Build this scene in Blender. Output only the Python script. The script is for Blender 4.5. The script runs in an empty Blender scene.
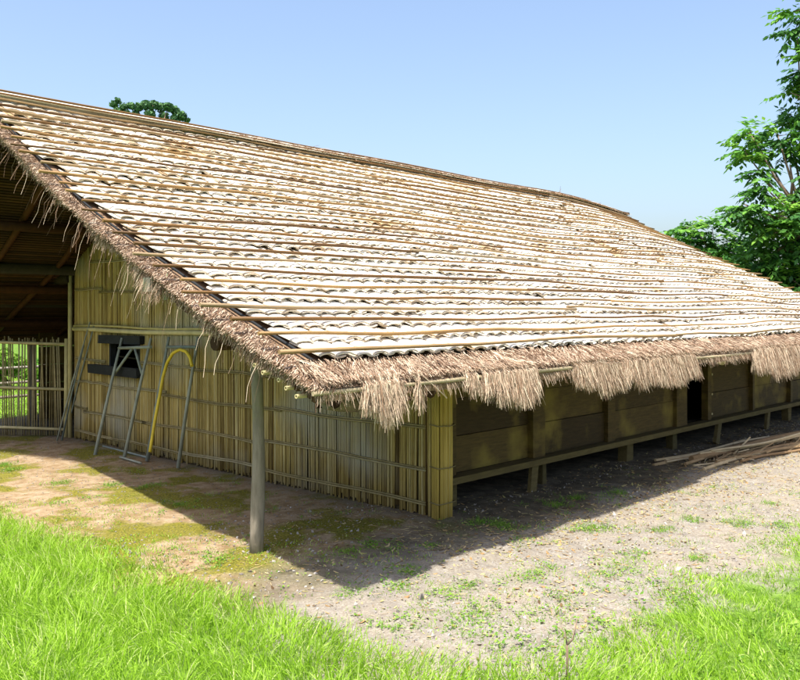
import bpy, math, random
import numpy as np
from mathutils import Vector
random.seed(7); rng = np.random.default_rng(11)
R = math.radians
scn = bpy.context.scene
COL = scn.collection
A = np.array

# ------------------------------------------------------------------ camera
CAM = A([-6.096, -5.340, 2.0]); FW = A([0.723, 0.691, 0.0]); RT = A([0.691, -0.723, 0.0]); UP = A([0., 0., 1.])
def ray(px, py): return FW + RT*(px-400)/850. + UP*(310-py)/850.
def G(px, py, z=0.0):
    d = ray(px, py); return CAM + d*((z-2.0)/d[2])
def P(px, py, dep): return CAM + ray(px, py)*dep
def onX(px, py, X):
    d = ray(px, py); return CAM + d*((X-CAM[0])/d[0])
def onY(px, py, Y):
    d = ray(px, py); return CAM + d*((Y-CAM[1])/d[1])
cam_d = bpy.data.cameras.new('camera'); cam = bpy.data.objects.new('camera', cam_d); COL.objects.link(cam)
cam.location = CAM; cam.rotation_euler = (R(90), 0, -math.atan2(0.723, 0.691))
cam_d.sensor_width = 36; cam_d.lens = 850/800*36; cam_d.shift_y = -30/800; cam_d.clip_end = 5000
scn.camera = cam

# ------------------------------------------------------------------ light
SUN = A([-0.385, -0.17, 1.0]); SUN = SUN/np.linalg.norm(SUN)
w = bpy.data.worlds.new('World'); scn.world = w; w.use_nodes = True
nt = w.node_tree; nt.nodes.clear()
sky = nt.nodes.new('ShaderNodeTexSky'); sky.sky_type = 'NISHITA'; sky.sun_disc = False
sky.sun_elevation = math.asin(SUN[2]); sky.sun_rotation = math.atan2(SUN[0], SUN[1])
sky.air_density = 1.0; sky.dust_density = 3.8; sky.ozone_density = 1.6; sky.altitude = 0
bg = nt.nodes.new('ShaderNodeBackground'); bg.inputs[1].default_value = 0.15
out = nt.nodes.new('ShaderNodeOutputWorld')
nt.links.new(sky.outputs[0], bg.inputs[0]); nt.links.new(bg.outputs[0], out.inputs[0])
sl = bpy.data.lights.new('sun', 'SUN'); sl.energy = 4.9; sl.angle = R(0.6); sl.color = (1.0, 0.955, 0.87)
so = bpy.data.objects.new('sun', sl); COL.objects.link(so)
so.rotation_euler = Vector(SUN).to_track_quat('Z', 'Y').to_euler(); so.location = (-10, -6, 20)
vs = scn.view_settings; vs.view_transform = 'Standard'; vs.look = 'None'; vs.gamma = 1; vs.exposure = 0.95
vs.use_curve_mapping = False

# ------------------------------------------------------------------ materials
def mat(name, cols, rough=0.85, nscale=8., namt=0.45, bump=0.3, bscale=40., stretch=(1,1,1), transl=0.0, spec=0.2, dark=0.35, patch=None):
    """cols: colours over the 'tint' attribute; a noise darkens towards dark*colour by namt; patch=(colour, scale, threshold, softness)"""
    m = bpy.data.materials.new(name); m.use_nodes = True
    n = m.node_tree.nodes; l = m.node_tree.links; n.clear()
    o = n.new('ShaderNodeOutputMaterial'); b = n.new('ShaderNodeBsdfPrincipled')
    b.inputs['Roughness'].default_value = rough; b.inputs['Specular IOR Level'].default_value = spec
    at = n.new('ShaderNodeAttribute'); at.attribute_name = 'tint'
    cr = n.new('ShaderNodeValToRGB'); e = cr.color_ramp.elements
    while len(e) > 1: e.remove(e[-1])
    e[0].position = 0; e[0].color = (*cols[0], 1)
    for i, c in enumerate(cols[1:], 1):
        q = e.new(i/(len(cols)-1)); q.color = (*c, 1)
    l.new(at.outputs['Fac'], cr.inputs[0])
    tc = n.new('ShaderNodeTexCoord'); mp = n.new('ShaderNodeMapping'); mp.inputs['Scale'].default_value = stretch
    l.new(tc.outputs['Object'], mp.inputs[0])
    nz = n.new('ShaderNodeTexNoise'); nz.inputs['Scale'].default_value = nscale; nz.inputs['Detail'].default_value = 6; nz.inputs['Roughness'].default_value = .62
    l.new(mp.outputs[0], nz.inputs[0])
    mr = n.new('ShaderNodeMapRange'); mr.inputs[1].default_value = .35; mr.inputs[2].default_value = .68; mr.inputs[3].default_value = namt; mr.inputs[4].default_value = 0
    l.new(nz.outputs[0], mr.inputs[0])
    mx = n.new('ShaderNodeMix'); mx.data_type = 'RGBA'; mx.blend_type = 'MULTIPLY'
    l.new(mr.outputs[0], mx.inputs[0]); l.new(cr.outputs[0], mx.inputs[6]); mx.inputs[7].default_value = (dark, dark*.95, dark*.85, 1)
    colout = mx.outputs[2]
    if patch:
        n2 = n.new('ShaderNodeTexNoise'); n2.inputs['Scale'].default_value = patch[1]; n2.inputs['Detail'].default_value = 5
        l.new(tc.outputs['Object'], n2.inputs[0])
        r2 = n.new('ShaderNodeMapRange'); r2.inputs[1].default_value = patch[2]; r2.inputs[2].default_value = patch[2]+patch[3]
        l.new(n2.outputs[0], r2.inputs[0])
        m2 = n.new('ShaderNodeMix'); m2.data_type = 'RGBA'; l.new(r2.outputs[0], m2.inputs[0]); l.new(colout, m2.inputs[6]); m2.inputs[7].default_value = (*patch[0], 1)
        colout = m2.outputs[2]
    l.new(colout, b.inputs['Base Color'])
    if bump:
        nb = n.new('ShaderNodeTexNoise'); nb.inputs['Scale'].default_value = bscale; nb.inputs['Detail'].default_value = 4
        l.new(mp.outputs[0], nb.inputs[0])
        bp = n.new('ShaderNodeBump'); bp.inputs['Strength'].default_value = bump; bp.inputs['Distance'].default_value = .01
        l.new(nb.outputs[0], bp.inputs['Height']); l.new(bp.outputs[0], b.inputs['Normal'])
    if transl > 0:
        t = n.new('ShaderNodeBsdfTranslucent'); l.new(colout, t.inputs[0])
        ms = n.new('ShaderNodeMixShader'); ms.inputs[0].default_value = transl
        l.new(b.outputs[0], ms.inputs[1]); l.new(t.outputs[0], ms.inputs[2]); l.new(ms.outputs[0], o.inputs[0])
    else: l.new(b.outputs[0], o.inputs[0])
    return m
M = {}
M['tile'] = mat('split_bamboo_tile', [(.36,.26,.15),(.60,.50,.38),(.75,.69,.59),(.79,.745,.66)], .6, 5, .35, .25, 60, (8,1,1), dark=.62, spec=.3, patch=((.40,.27,.14), 1.1, .56, .16))
M['batten'] = mat('batten_bamboo', [(.12,.06,.02),(.24,.125,.04),(.33,.195,.075),(.30,.23,.145)], .6, 6, .5, .2, 50, (.6,4,4), spec=.3)
M['bamboo'] = mat('bamboo_pole', [(.34,.27,.10),(.50,.42,.18),(.58,.50,.28)], .5, 6, .45, .15, 40, spec=.35)
M['palepole'] = mat('pale_pole', [(.30,.22,.12),(.44,.35,.22),(.50,.42,.28)], .7, 6, .4, .2, 40)
M['straw'] = mat('dry_thatch', [(.12,.065,.035),(.34,.22,.145),(.56,.42,.31),(.72,.60,.45)], .9, 9, .35, .0, transl=.12)
M['strawbase'] = mat('packed_thatch', [(.20,.13,.08),(.30,.20,.13)], .95, 25, .6, .6, 60, (1,1,4))
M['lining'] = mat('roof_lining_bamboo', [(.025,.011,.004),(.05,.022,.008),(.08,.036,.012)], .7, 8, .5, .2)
M['cane'] = mat('wall_cane', [(.14,.09,.03),(.37,.265,.085),(.51,.385,.14),(.58,.48,.24)], .8, 3.5, .6, .2, 30, (12,12,1), spec=.15, dark=.35, patch=((.36,.33,.25), .8, .50, .22))
M['cornercane'] = mat('yellow_cane', [(.22,.13,.025),(.42,.29,.06),(.58,.42,.11),(.64,.50,.18)], .7, 4, .45, .2, 30, (12,12,1))
M['canedark'] = mat('cane_backing', [(.06,.045,.02),(.08,.06,.03)], .9)
M['rib'] = mat('split_cane_rib', [(.24,.19,.08),(.34,.27,.13),(.38,.33,.20)], .8, 8, .5, .2)
M['log'] = mat('weathered_log', [(.20,.15,.10),(.27,.23,.18),(.33,.30,.25)], .85, 4, .6, .5, 30, (6,6,1), patch=((.22,.21,.10), 2.2, .62, .12))
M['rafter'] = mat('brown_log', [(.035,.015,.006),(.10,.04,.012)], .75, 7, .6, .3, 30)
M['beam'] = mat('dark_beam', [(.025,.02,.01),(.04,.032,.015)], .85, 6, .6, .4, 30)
M['plank'] = mat('weathered_plank', [(.055,.033,.010),(.09,.058,.016),(.13,.085,.024)], .7, 5, .6, .35, 25, (1,1,9), spec=.25, patch=((.20,.145,.03), 2.2, .52, .18))
M['sill'] = mat('floor_beam_wood', [(.10,.08,.03),(.16,.12,.045)], .8, 6, .5, .4, 30, (1,6,6))
M['black'] = mat('charred_wood', [(.018,.02,.022),(.03,.032,.035)], .8, 8, .4, .3)
M['ladder'] = mat('grey_green_pole', [(.21,.25,.23),(.29,.32,.28),(.35,.36,.29)], .7, 6, .5, .2, 30)
M['yellow'] = mat('yellow_hoop', [(.62,.45,.03),(.70,.52,.05)], .5, 8, .3, 0)
M['dirtstick'] = mat('old_cane_litter', [(.26,.16,.08),(.42,.30,.16),(.56,.45,.28)], .9, 8, .4, .2)
M['grass'] = mat('lawn_grass', [(.15,.30,.012),(.26,.46,.025),(.38,.60,.06),(.60,.68,.26)], .55, 1.2, .25, 0, transl=.45, spec=.2, dark=.6)
M['weed'] = mat('weed_leaf', [(.08,.20,.02),(.17,.34,.03),(.30,.42,.08)], .6, 3, .2, 0, transl=.35)
M['leaf'] = mat('tree_leaf', [(.04,.13,.035),(.09,.25,.04),(.17,.40,.05),(.32,.55,.08)], .5, 1.5, .3, 0, transl=.35, spec=.25)
M['farleaf'] = mat('far_leaf', [(.05,.12,.06),(.08,.18,.075),(.13,.25,.085)], .7, 1.5, .3, 0, transl=.2)
M['bark'] = mat('tree_bark', [(.22,.15,.11),(.30,.22,.17)], .9, 8, .5, .5)
M['stone'] = mat('gravel_stone', [(.14,.12,.10),(.30,.27,.245),(.42,.39,.36)], .9, 20, .3, 0)
M['litter'] = mat('dead_leaf', [(.10,.06,.03),(.36,.23,.10),(.50,.40,.22),(.38,.34,.12)], .8, 8, .3, 0, transl=.15)
M['strap'] = mat('pale_green_strap', [(.35,.42,.25),(.40,.46,.28)], .6)

# ------------------------------------------------------------------ mesh builder
class MB:
    def __init__(s): s.V = []; s.F = []; s.T = []; s.n = 0; s.SM = []
    def add(s, V, F, tint=None, sm=False):
        s.SM.append(sm)
        V = np.asarray(V, float).reshape(-1, 3); F = np.asarray(F, int)
        s.V.append(V); s.F.append(F + s.n); s.n += len(V)
        if tint is None: tint = random.random()
        s.T.append(np.broadcast_to(np.asarray(tint, float), (len(V),)))
    def inst(s, V0, F0, C, X, Y, Z, tint):
        """N copies of a template; axes X,Y,Z (N,3) already scaled"""
        N = len(C); k = len(V0)
        V = C[:, None] + V0[None, :, 0:1]*X[:, None] + V0[None, :, 1:2]*Y[:, None] + V0[None, :, 2:3]*Z[:, None]
        F = (F0[None] + (np.arange(N)*k)[:, None, None]).reshape(-1, F0.shape[1])
        s.add(V.reshape(-1, 3), F, np.repeat(tint, k))
    def tube(s, pts, rad, n=6, tint=None, cap=True):
        pts = np.asarray(pts, float); m = len(pts)
        rad = np.broadcast_to(np.asarray(rad, float), (m,))
        T = np.gradient(pts, axis=0); T /= np.linalg.norm(T, axis=1)[:, None]+1e-9
        ref = A([0., 0., 1.]) if abs(T[0][2]) < .8 else A([1., 0., 0.])
        U = np.cross(T, ref); U /= np.linalg.norm(U, axis=1)[:, None]+1e-9; W = np.cross(T, U)
        a = np.arange(n)*2*math.pi/n
        V = pts[:, None] + rad[:, None, None]*(np.cos(a)[None, :, None]*U[:, None] + np.sin(a)[None, :, None]*W[:, None])
        i = np.arange(m-1)[:, None]*n; j = np.arange(n)[None]; j2 = (j+1) % n
        F = np.stack([i+j, i+j2, i+n+j2, i+n+j], -1).reshape(-1, 4)
        if tint is None: tint = random.random()
        base = s.n; s.add(V.reshape(-1, 3), F, tint, True)
        if cap:
            s.SM += [False, False]
            s.F.append(np.arange(n)[None, ::-1]+base); s.F.append(np.arange(n)[None]+base+(m-1)*n)
    def box(s, c, d, ax=None, tint=None, jit=0.0):
        c = np.asarray(c, float); d = np.asarray(d, float)/2
        V = A([[x, y, z] for x in (-1, 1) for y in (-1, 1) for z in (-1, 1)], float)*d
        if jit: V = V + (np.random.default_rng(len(s.V)+int(abs(c[0])*100)).random((8, 3))-.5)*jit
        if ax is not None: V = V @ np.asarray(ax)
        F = [[0,1,3,2],[4,6,7,5],[0,4,5,1],[2,3,7,6],[0,2,6,4],[1,5,7,3]]
        s.add(V+c, F, tint)
    def strands(s, B, D, L, W, g, seg=3, taper=.7, tint=None, wig=0.0, gdir=(0, 0, -1)):
        N = len(B); L = np.broadcast_to(L, (N,)); W = np.broadcast_to(W, (N,)); g = np.broadcast_to(g, (N,))
        D = D/(np.linalg.norm(D, axis=1)[:, None]+1e-9)
        S = np.cross(D, rng.normal(size=(N, 3))); S /= np.linalg.norm(S, axis=1)[:, None]+1e-9
        t = np.linspace(0, 1, seg+1)
        Pp = B[:, None] + D[:, None]*(L[:, None]*t)[..., None] + A(gdir, float)*((g*L)[:, None]*t**2)[..., None]
        if wig: Pp = Pp + (rng.normal(size=Pp.shape)*wig)*(L[:, None]*t)[..., None]
        hw = (W[:, None]*(1-taper*t)/2)[..., None]
        V = np.stack([Pp-S[:, None]*hw, Pp+S[:, None]*hw], 2).reshape(N, -1, 3)
        k = 2*(seg+1); q = A([[2*i, 2*i+1, 2*i+3, 2*i+2] for i in range(seg)])
        F = (q[None] + (np.arange(N)*k)[:, None, None]).reshape(-1, 4)
        if tint is None: tint = rng.random(N)
        s.add(V.reshape(-1, 3), F, np.repeat(tint, k))
    def build(s, name, m, parent=None, loc=None, smooth=False):
        V = np.concatenate(s.V); T = np.concatenate(s.T)
        off = WL[parent.name] if parent is not None else (A(loc, float) if loc is not None else A([V[:, 0].mean(), V[:, 1].mean(), V[:, 2].min()]))
        V = V - off
        idx = np.concatenate([f.ravel() for f in s.F]); cnt = np.concatenate([np.full(len(f), f.shape[1]) for f in s.F])
        st = np.concatenate([[0], np.cumsum(cnt)[:-1]])
        me = bpy.data.meshes.new(name)
        me.vertices.add(len(V)); me.vertices.foreach_set('co', V.astype(np.float32).ravel())
        me.loops.add(len(idx)); me.loops.foreach_set('vertex_index', idx.astype(np.int32))
        me.polygons.add(len(cnt)); me.polygons.foreach_set('loop_start', st.astype(np.int32)); me.polygons.foreach_set('loop_total', cnt.astype(np.int32))
        me.update(calc_edges=True); me.validate()
        at = me.attributes.new('tint', 'FLOAT', 'POINT')
        if len(T) == len(me.vertices): at.data.foreach_set('value', T.astype(np.float32))
        fl = np.concatenate([np.full(len(f), bool(q_ or smooth)) for f, q_ in zip(s.F, s.SM)])
        if len(fl) == len(me.polygons): me.polygons.foreach_set('use_smooth', fl)
        me.materials.append(M[m])
        o = bpy.data.objects.new(name, me); COL.objects.link(o)
        if parent is not None: o.parent = parent; WL[o.name] = WL[parent.name]
        else: o.location = off; WL[o.name] = off
        return o
WL = {}
def thing(name, loc, label, cat, group=None):
    o = bpy.data.objects.new(name, None); COL.objects.link(o); o.location = loc; o.empty_display_size = .2
    WL[o.name] = A(loc, float); tag(o, label, cat, group); return o
def tag(o, label=None, cat=None, group=None, kind=None):
    if label: o['label'] = label
    if cat: o['category'] = cat
    if group: o['group'] = group
    if kind: o['kind'] = kind
def ss(x, a, b):
    t = np.clip((x-a)/(b-a), 0, 1); return t*t*(3-2*t)
def vnoise(x, y, sc, seed=0):
    """smooth value noise"""
    r = np.random.default_rng(seed).random((256, 256)); x = x*sc+1000.3; y = y*sc+1000.7
    xi = np.floor(x).astype(int); yi = np.floor(y).astype(int); fx = x-xi; fy = y-yi; fx = fx*fx*(3-2*fx); fy = fy*fy*(3-2*fy)
    g = lambda a, b: r[a % 256, b % 256]
    return (g(xi, yi)*(1-fx)+g(xi+1, yi)*fx)*(1-fy)+(g(xi, yi+1)*(1-fx)+g(xi+1, yi+1)*fx)*fy

# ------------------------------------------------------------------ ground
LB = A([(-900,470),(-200,478),(0,503),(60,522),(130,548),(200,572),(270,592),(330,608),(400,634),(450,650),(520,652),(580,622),(640,590),(700,562),(760,540),(800,524),(900,515),(1100,470),(2000,430)], float)
# the lawn's edge as a line on the ground
LW = A([G(x, y)[:2] for x, y in LB])
def lawn_signed(x, y):
    """rough signed distance (m) into the lawn from its edge line"""
    px = A([x, y]).T.reshape(-1, 2); best = np.full(len(px), 1e9); sg = np.zeros(len(px))
    for a, b in zip(LW[:-1], LW[1:]):
        ab = b-a; t = np.clip(((px-a)@ab)/(ab@ab), 0, 1); q = a+t[:, None]*ab; dv = px-q; d = np.hypot(dv[:, 0], dv[:, 1])
        cr = ab[0]*dv[:, 1]-ab[1]*dv[:, 0]; m = d < best; best = np.where(m, d, best); sg = np.where(m, np.where(cr < 0, 1, -1), sg)
    return best*sg
def gz(x, y): return (vnoise(x, y, .7, 3)-.5)*.05*ss(np.hypot(x-2, y+1), 0, 3) + (vnoise(x, y, 3.1, 4)-.5)*.018 + (vnoise(x, y, 9, 5)-.5)*.014
def axis(lo, hi, st):
    a = list(np.arange(lo, hi, st)); d = st
    while a[-1] < 2000: d *= 1.35; a.append(a[-1]+d)
    d = st
    while a[0] > -2000: d *= 1.35; a.insert(0, a[0]-d)
    return A(a)
gx, gy = axis(-7, 14, .07), axis(-6, 11, .07)
XX, YY = np.meshgrid(gx, gy, indexing='ij'); xs, ys = XX.ravel(), YY.ravel()
near = np.exp(-np.maximum(0, np.hypot(xs, ys)-20)/10)
g = MB(); n1, n2 = len(gx), len(gy)
ii, jj = np.meshgrid(np.arange(n1-1), np.arange(n2-1), indexing='ij'); b = (ii*n2+jj).ravel()
ld = lawn_signed(xs, ys)
lawnm = ss(ld + (vnoise(xs, ys, 2.5, 8)-.5)*.5 + (vnoise(xs, ys, 7, 9)-.5)*.5, .35, .8)
back = ss(ys, 10.6, 11.2); lawnm = np.maximum(lawnm, back); lawnm = np.maximum(lawnm, ss(xs, 14, 17))
g.add(np.stack([xs, ys, gz(xs, ys)*near], 1), np.stack([b, b+n2, b+n2+1, b+1], 1), lawnm)
gm = bpy.data.materials.new('ground'); gm.use_nodes = True; M['ground'] = gm
def ground_nodes(m):
    n = m.node_tree.nodes; l = m.node_tree.links; bs = n['Principled BSDF']; bs.inputs['Roughness'].default_value = .95; bs.inputs['Specular IOR Level'].default_value = .1
    tc = n.new('ShaderNodeTexCoord')
    def noise(sc, det=6, ro=.6):
        q = n.new('ShaderNodeTexNoise'); q.inputs['Scale'].default_value = sc; q.inputs['Detail'].default_value = det; q.inputs['Roughness'].default_value = ro; l.new(tc.outputs['Object'], q.inputs[0]); return q.outputs[0]
    def rng_(v, a, b_, c=0, d=1):
        q = n.new('ShaderNodeMapRange'); q.inputs[1].default_value = a; q.inputs[2].default_value = b_; q.inputs[3].default_value = c; q.inputs[4].default_value = d; q.interpolation_type = 'SMOOTHSTEP'; l.new(v, q.inputs[0]); return q.outputs[0]
    def mix(f, a, b_, mode='MIX'):
        q = n.new('ShaderNodeMix'); q.data_type = 'RGBA'; q.blend_type = mode
        for s_, v in ((0, f), (6, a), (7, b_)):
            if isinstance(v, (tuple, float)): q.inputs[s_].default_value = (*v, 1) if isinstance(v, tuple) else v
            else: l.new(v, q.inputs[s_])
        return q.outputs[2]
    def math_(op, a, b_):
        q = n.new('ShaderNodeMath'); q.operation = op
        for s_, v in ((0, a), (1, b_)):
            if isinstance(v, (int, float)): q.inputs[s_].default_value = v
            else: l.new(v, q.inputs[s_])
        return q.outputs[0]
    sep = n.new('ShaderNodeSeparateXYZ'); l.new(tc.outputs['Object'], sep.inputs[0])
    fine = noise(55, 8, .7); mid = noise(6, 8, .65); big = noise(.9, 4)
    grav = mix(rng_(mid, .35, .68), (.18,.168,.15), (.295,.28,.258)); grav = mix(rng_(big, .42, .62), grav, (.27,.24,.195))
    grav = mix(rng_(noise(14, 8, .75), .42, .6, .0, .55), grav, (.34,.31,.24)); grav = mix(rng_(fine, .38, .62, .75, 0.), grav, (.17,.135,.10))
    soil = mix(rng_(mid, .35, .66), (.215,.145,.075), (.36,.28,.185)); soil = mix(rng_(fine, .38, .6, .45, 0.), soil, (.19,.12,.065))
    moss = mix(rng_(fine, .4, .6), (.07,.075,.008), (.21,.19,.02))
    mossn = noise(1.15, 5, .55)
    soil = mix(math_('MULTIPLY', rng_(mossn, .47, .56), .9), soil, moss)
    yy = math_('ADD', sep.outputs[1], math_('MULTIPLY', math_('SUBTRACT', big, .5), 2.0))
    xx = math_('ADD', sep.outputs[0], math_('MULTIPLY', math_('SUBTRACT', mid, .5), 1.0))
    left = math_('MULTIPLY', rng_(yy, -.9, .2), rng_(xx, .1, -.1, 0, 1))
    lf = n.new('ShaderNodeMapRange'); lf.inputs[1].default_value = .3; lf.inputs[2].default_value = -.3; l.new(xx, lf.inputs[0])
    left = math_('MULTIPLY', rng_(yy, -.9, .2), lf.outputs[0])
    base = mix(left, grav, soil)
    # leaf mould under the eave and floor, darkened to paint in the roof's shade
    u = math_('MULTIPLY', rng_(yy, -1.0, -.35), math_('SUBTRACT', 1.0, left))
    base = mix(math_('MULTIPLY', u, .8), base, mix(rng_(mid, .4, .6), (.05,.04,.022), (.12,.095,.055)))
    at = n.new('ShaderNodeAttribute'); at.attribute_name = 'tint'
    gr = mix(rng_(mid, .35, .65), (.06,.12,.015), (.13,.22,.03))
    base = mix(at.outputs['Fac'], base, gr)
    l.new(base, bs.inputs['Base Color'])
    bp = n.new('ShaderNodeBump'); bp.inputs['Strength'].default_value = .7; bp.inputs['Distance'].default_value = .02
    h = math_('ADD', math_('MULTIPLY', fine, .5), mid); l.new(h, bp.inputs['Height']); l.new(bp.outputs[0], bs.inputs['Normal'])
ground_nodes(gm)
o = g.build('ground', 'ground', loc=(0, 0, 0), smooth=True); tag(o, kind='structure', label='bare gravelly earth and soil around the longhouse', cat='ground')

# ------------------------------------------------------------------ roof profile
PR = A([(-1.3,1.57),(-.9,1.72),(.17,2.12),(1.14,2.57),(2.24,3.10),(3.69,3.90),(4.75,4.48)])
RY = 4.75
sl_ = np.concatenate([[0], np.cumsum(np.hypot(*np.diff(PR, axis=0).T))]); sl_ -= sl_[1]
# smooth resample of the profile
sd = np.linspace(sl_[0], sl_[-1], 200); yd = np.interp(sd, sl_, PR[:, 0]); zd = np.interp(sd, sl_, PR[:, 1])
k = np.ones(25)/25
def smo(v):
    p = np.concatenate([2*v[0]-v[12:0:-1], v, 2*v[-1]-v[-2:-14:-1]]); return np.convolve(p, k, 'valid')
yd, zd = smo(yd), smo(zd)
SMAX = sl_[-1]
def prof(s, n=0., backside=False):
    s = np.asarray(s, float); y = np.interp(s, sd, yd); z = np.interp(s, sd, zd)
    e = .05; ty = np.interp(np.minimum(s+e, SMAX), sd, yd)-np.interp(np.minimum(s+e, SMAX)-2*e, sd, yd); tz = np.interp(np.minimum(s+e, SMAX), sd, zd)-np.interp(np.minimum(s+e, SMAX)-2*e, sd, zd)
    L = np.hypot(ty, tz); ty, tz = ty/L, tz/L
    Y = y-tz*n; Z = z+ty*n
    if backside: Y = 2*RY-Y; ty = -ty
    return Y, Z, ty, tz
def surf(y):
    y = np.asarray(y, float); yy = np.where(y > RY, 2*RY-y, y); return np.interp(yy, yd, zd)
X0, X1 = -2.52, 12.25          # thatch verges
XT0, XT1 = -2.40, 12.15        # tiles
def xt(s): return -2.26-.13*ss(A(s, float), .8, 3.4)          # the tiling's left edge
def wob(x, s):
    x = A(x, float); s = A(s, float)+0*x
    return (vnoise(x, s, .35, 21)-.5)*.07 + .03*np.sin(x*.55+1.2)*ss(s, 1, 4) - .24*(np.clip((x-8.6)/3.6, 0, 1)**2)*ss(s, 1.5, 5.5) - .045*np.exp(-((x-2.)/1.6)**2)*ss(s, 3, 6)
house = thing('thatched_longhouse', (0, 0, 0), 'long low house with a white split-bamboo roof, cane gable wall and raised plank side wall', 'house')

# slab of packed thatch: front + back, solid
m = MB(); sg = np.linspace(-.36, SMAX, 40); xg = np.linspace(X0+.05, X1-.03, 60)
def slabside(bs):
    Yt, Zt, _, _ = prof(sg, -.13, bs); Yb, Zb, _, _ = prof(sg, -.205, bs)
    if not bs: Yt[-1] = Yb[-1] = RY; 
    else: Yt[-1] = Yb[-1] = RY
    for (Yy, Zz, fl) in ((Yt, Zt, 0), (Yb, Zb, 1)):
        V = np.stack([np.repeat(xg, len(sg)), np.tile(Yy, len(xg)), np.tile(Zz, len(xg))+wob(np.repeat(xg, len(sg)), np.tile(sg, len(xg)))], 1)
        a, b_ = np.meshgrid(np.arange(len(xg)-1), np.arange(len(sg)-1), indexing='ij'); q = (a*len(sg)+b_).ravel(); S = len(sg)
        m.add(V, np.stack([q, q+S, q+S+1, q+1], 1), .5)
    for X in (xg[0], xg[-1]):
        w_ = wob(np.full(len(sg), X), sg); V = np.concatenate([np.stack([np.full(len(sg), X), Yt, Zt+w_], 1), np.stack([np.full(len(sg), X), Yb, Zb+w_], 1)]); i = np.arange(len(sg)-1)
        m.add(V, np.stack([i, i+1, i+1+len(sg), i+len(sg)], 1), .5)
    V = A([[xg[0], Yt[0], Zt[0]], [xg[-1], Yt[0], Zt[0]], [xg[-1], Yb[0], Zb[0]], [xg[0], Yb[0], Zb[0]]]); m.add(V, [[0, 1, 2, 3]], .5)
slabside(False); slabside(True)
roof = m.build('roof', 'strawbase', house)

# tiles
def tile_tpl(w_, h, conc, L=.35, th=.009, n=8):
    u = np.linspace(-1, 1, n+1); hh = h*(u**2) if conc else h*(1-np.abs(u)**3.2)
    V = []
    for s_, lift in ((0, .036), (L, 0.0)):
        for t in (0, -th): V += [[a*w_/2, s_, lift+q+t] for a, q in zip(u, hh)]
    V = A(V); k = n+1; F = []
    for i in range(n):
        F += [[i, i+1, 2*k+i+1, 2*k+i], [k+i+1, k+i, 3*k+i, 3*k+i+1], [i+1, i, k+i, k+i+1], [2*k+i, 2*k+i+1, 3*k+i+1, 3*k+i]]
    F += [[0, 2*k, 3*k, k], [n, k+n, 3*k+n, 2*k+n]]
    return V, A(F)
rows = 26; _d = np.linspace(.288, .197, rows); _d *= SMAX/_d.sum(); ROW = np.concatenate([[0], np.cumsum(_d)]); pitch = .172
cov = tile_tpl(.146, .0135, False, th=.010); pan = tile_tpl(.12, .012, True)
def tiles(bs):
    m = MB(); nc = int((XT1-XT0)/pitch)
    for r_ in range(rows):
        rowoff = random.uniform(-.01, .01)*1.5
        for tpl, ofs, up in ((pan, .5, -.004), (cov, 0., .012)):
            j = np.arange(nc); x = XT0+.07+(j+ofs)*pitch + rowoff + rng.normal(size=nc)*.006
            s = ROW[r_] - .005 + rng.normal(size=nc)*.012 + .015*np.sin(x*1.3+r_)
            if r_ == 0: s = np.maximum(s, -.02)
            keep = rng.random(nc) > (.03 if ofs == 0 and r_ > 0 else 0.0)
            keep &= x > xt(s)+.06; x, s = x[keep], s[keep]; N = len(x)
            Y, Z, ty, tz = prof(s, -.095+up, bs); Z = Z + wob(x, s)
            C = np.stack([x, Y, Z], 1)
            Tn = np.stack([rng.normal(size=N)*.025, ty, tz], 1); Nn = np.stack([rng.normal(size=N)*.02, -tz if not bs else tz, np.abs(ty)], 1)
            Xa = np.tile(A([1., 0, 0]), (N, 1)); Xa[:, 2] = -Nn[:, 0]; 
            Xa *= (1+rng.normal(size=N)*.08)[:, None]
            Tl = np.clip((.72 if ofs == 0 else .45) + rng.normal(size=N)*.18 - .42*ss(np.full(N, r_/rows), .35, 1.0)*rng.random(N), 0, 1)  # pans toned darker: dirt plus the battens' shade put into the colour
            Lk = np.minimum(1, (SMAX-s)/.36)
            m.inst(tpl[0], tpl[1], C, Xa, Tn*Lk[:, None], Nn*(1+rng.normal(size=N)*.07)[:, None], Tl)
    return m.build('roof_tiling' , 'tile', roof)
tiles(False); tiles(True)
# battens
def pole_line(m, x0, x1, s, n, bs, rad, tint, wa=.02, seed=0, step=.3):
    x = np.arange(x0, x1, step); x = np.append(x, x1); q = np.random.default_rng(seed)
    f1, f2, p1, p2, p3 = q.uniform(.5, .9), q.uniform(1.3, 2.3), *q.uniform(0, 6, 3)
    so_ = wa*(np.sin(x*f1+p1)+.6*np.sin(x*f2+p2)) + q.normal(size=len(x))*wa*.12
    Y, Z, _, _ = prof(np.clip(s+so_, -.4, SMAX), n, bs); Z = Z+wob(x, np.full_like(x, s))+.25*wa*np.sin(x*f2*1.4+p3)
    rr = rad*(1+.12*np.sin(x*1.1+p3))
    m.tube(np.stack([x, Y, Z], 1), rr, 7, tint)
for bs in (False, True):
    for r_ in range(rows):
        m = MB(); s = ROW[r_]+.012 + random.uniform(-.012, .012)
        # each line is two or three poles lapped end to end
        cuts = sorted([random.uniform(1.2, 4.), random.uniform(6, 9.)]); xs_ = [X0-.08+random.uniform(-.07, .09)]+cuts+[XT1+random.uniform(.0, .22)]
        for a in range(3):
            pole_line(m, xs_[a]-(.15 if a else 0), xs_[a+1], s+(.0 if a % 2 else .010), -.012+(.010 if a % 2 else 0), bs, random.uniform(.0125, .017), random.random(), .022, r_*7+a+bs*100)
        m.build('batten', 'batten', roof)
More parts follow.
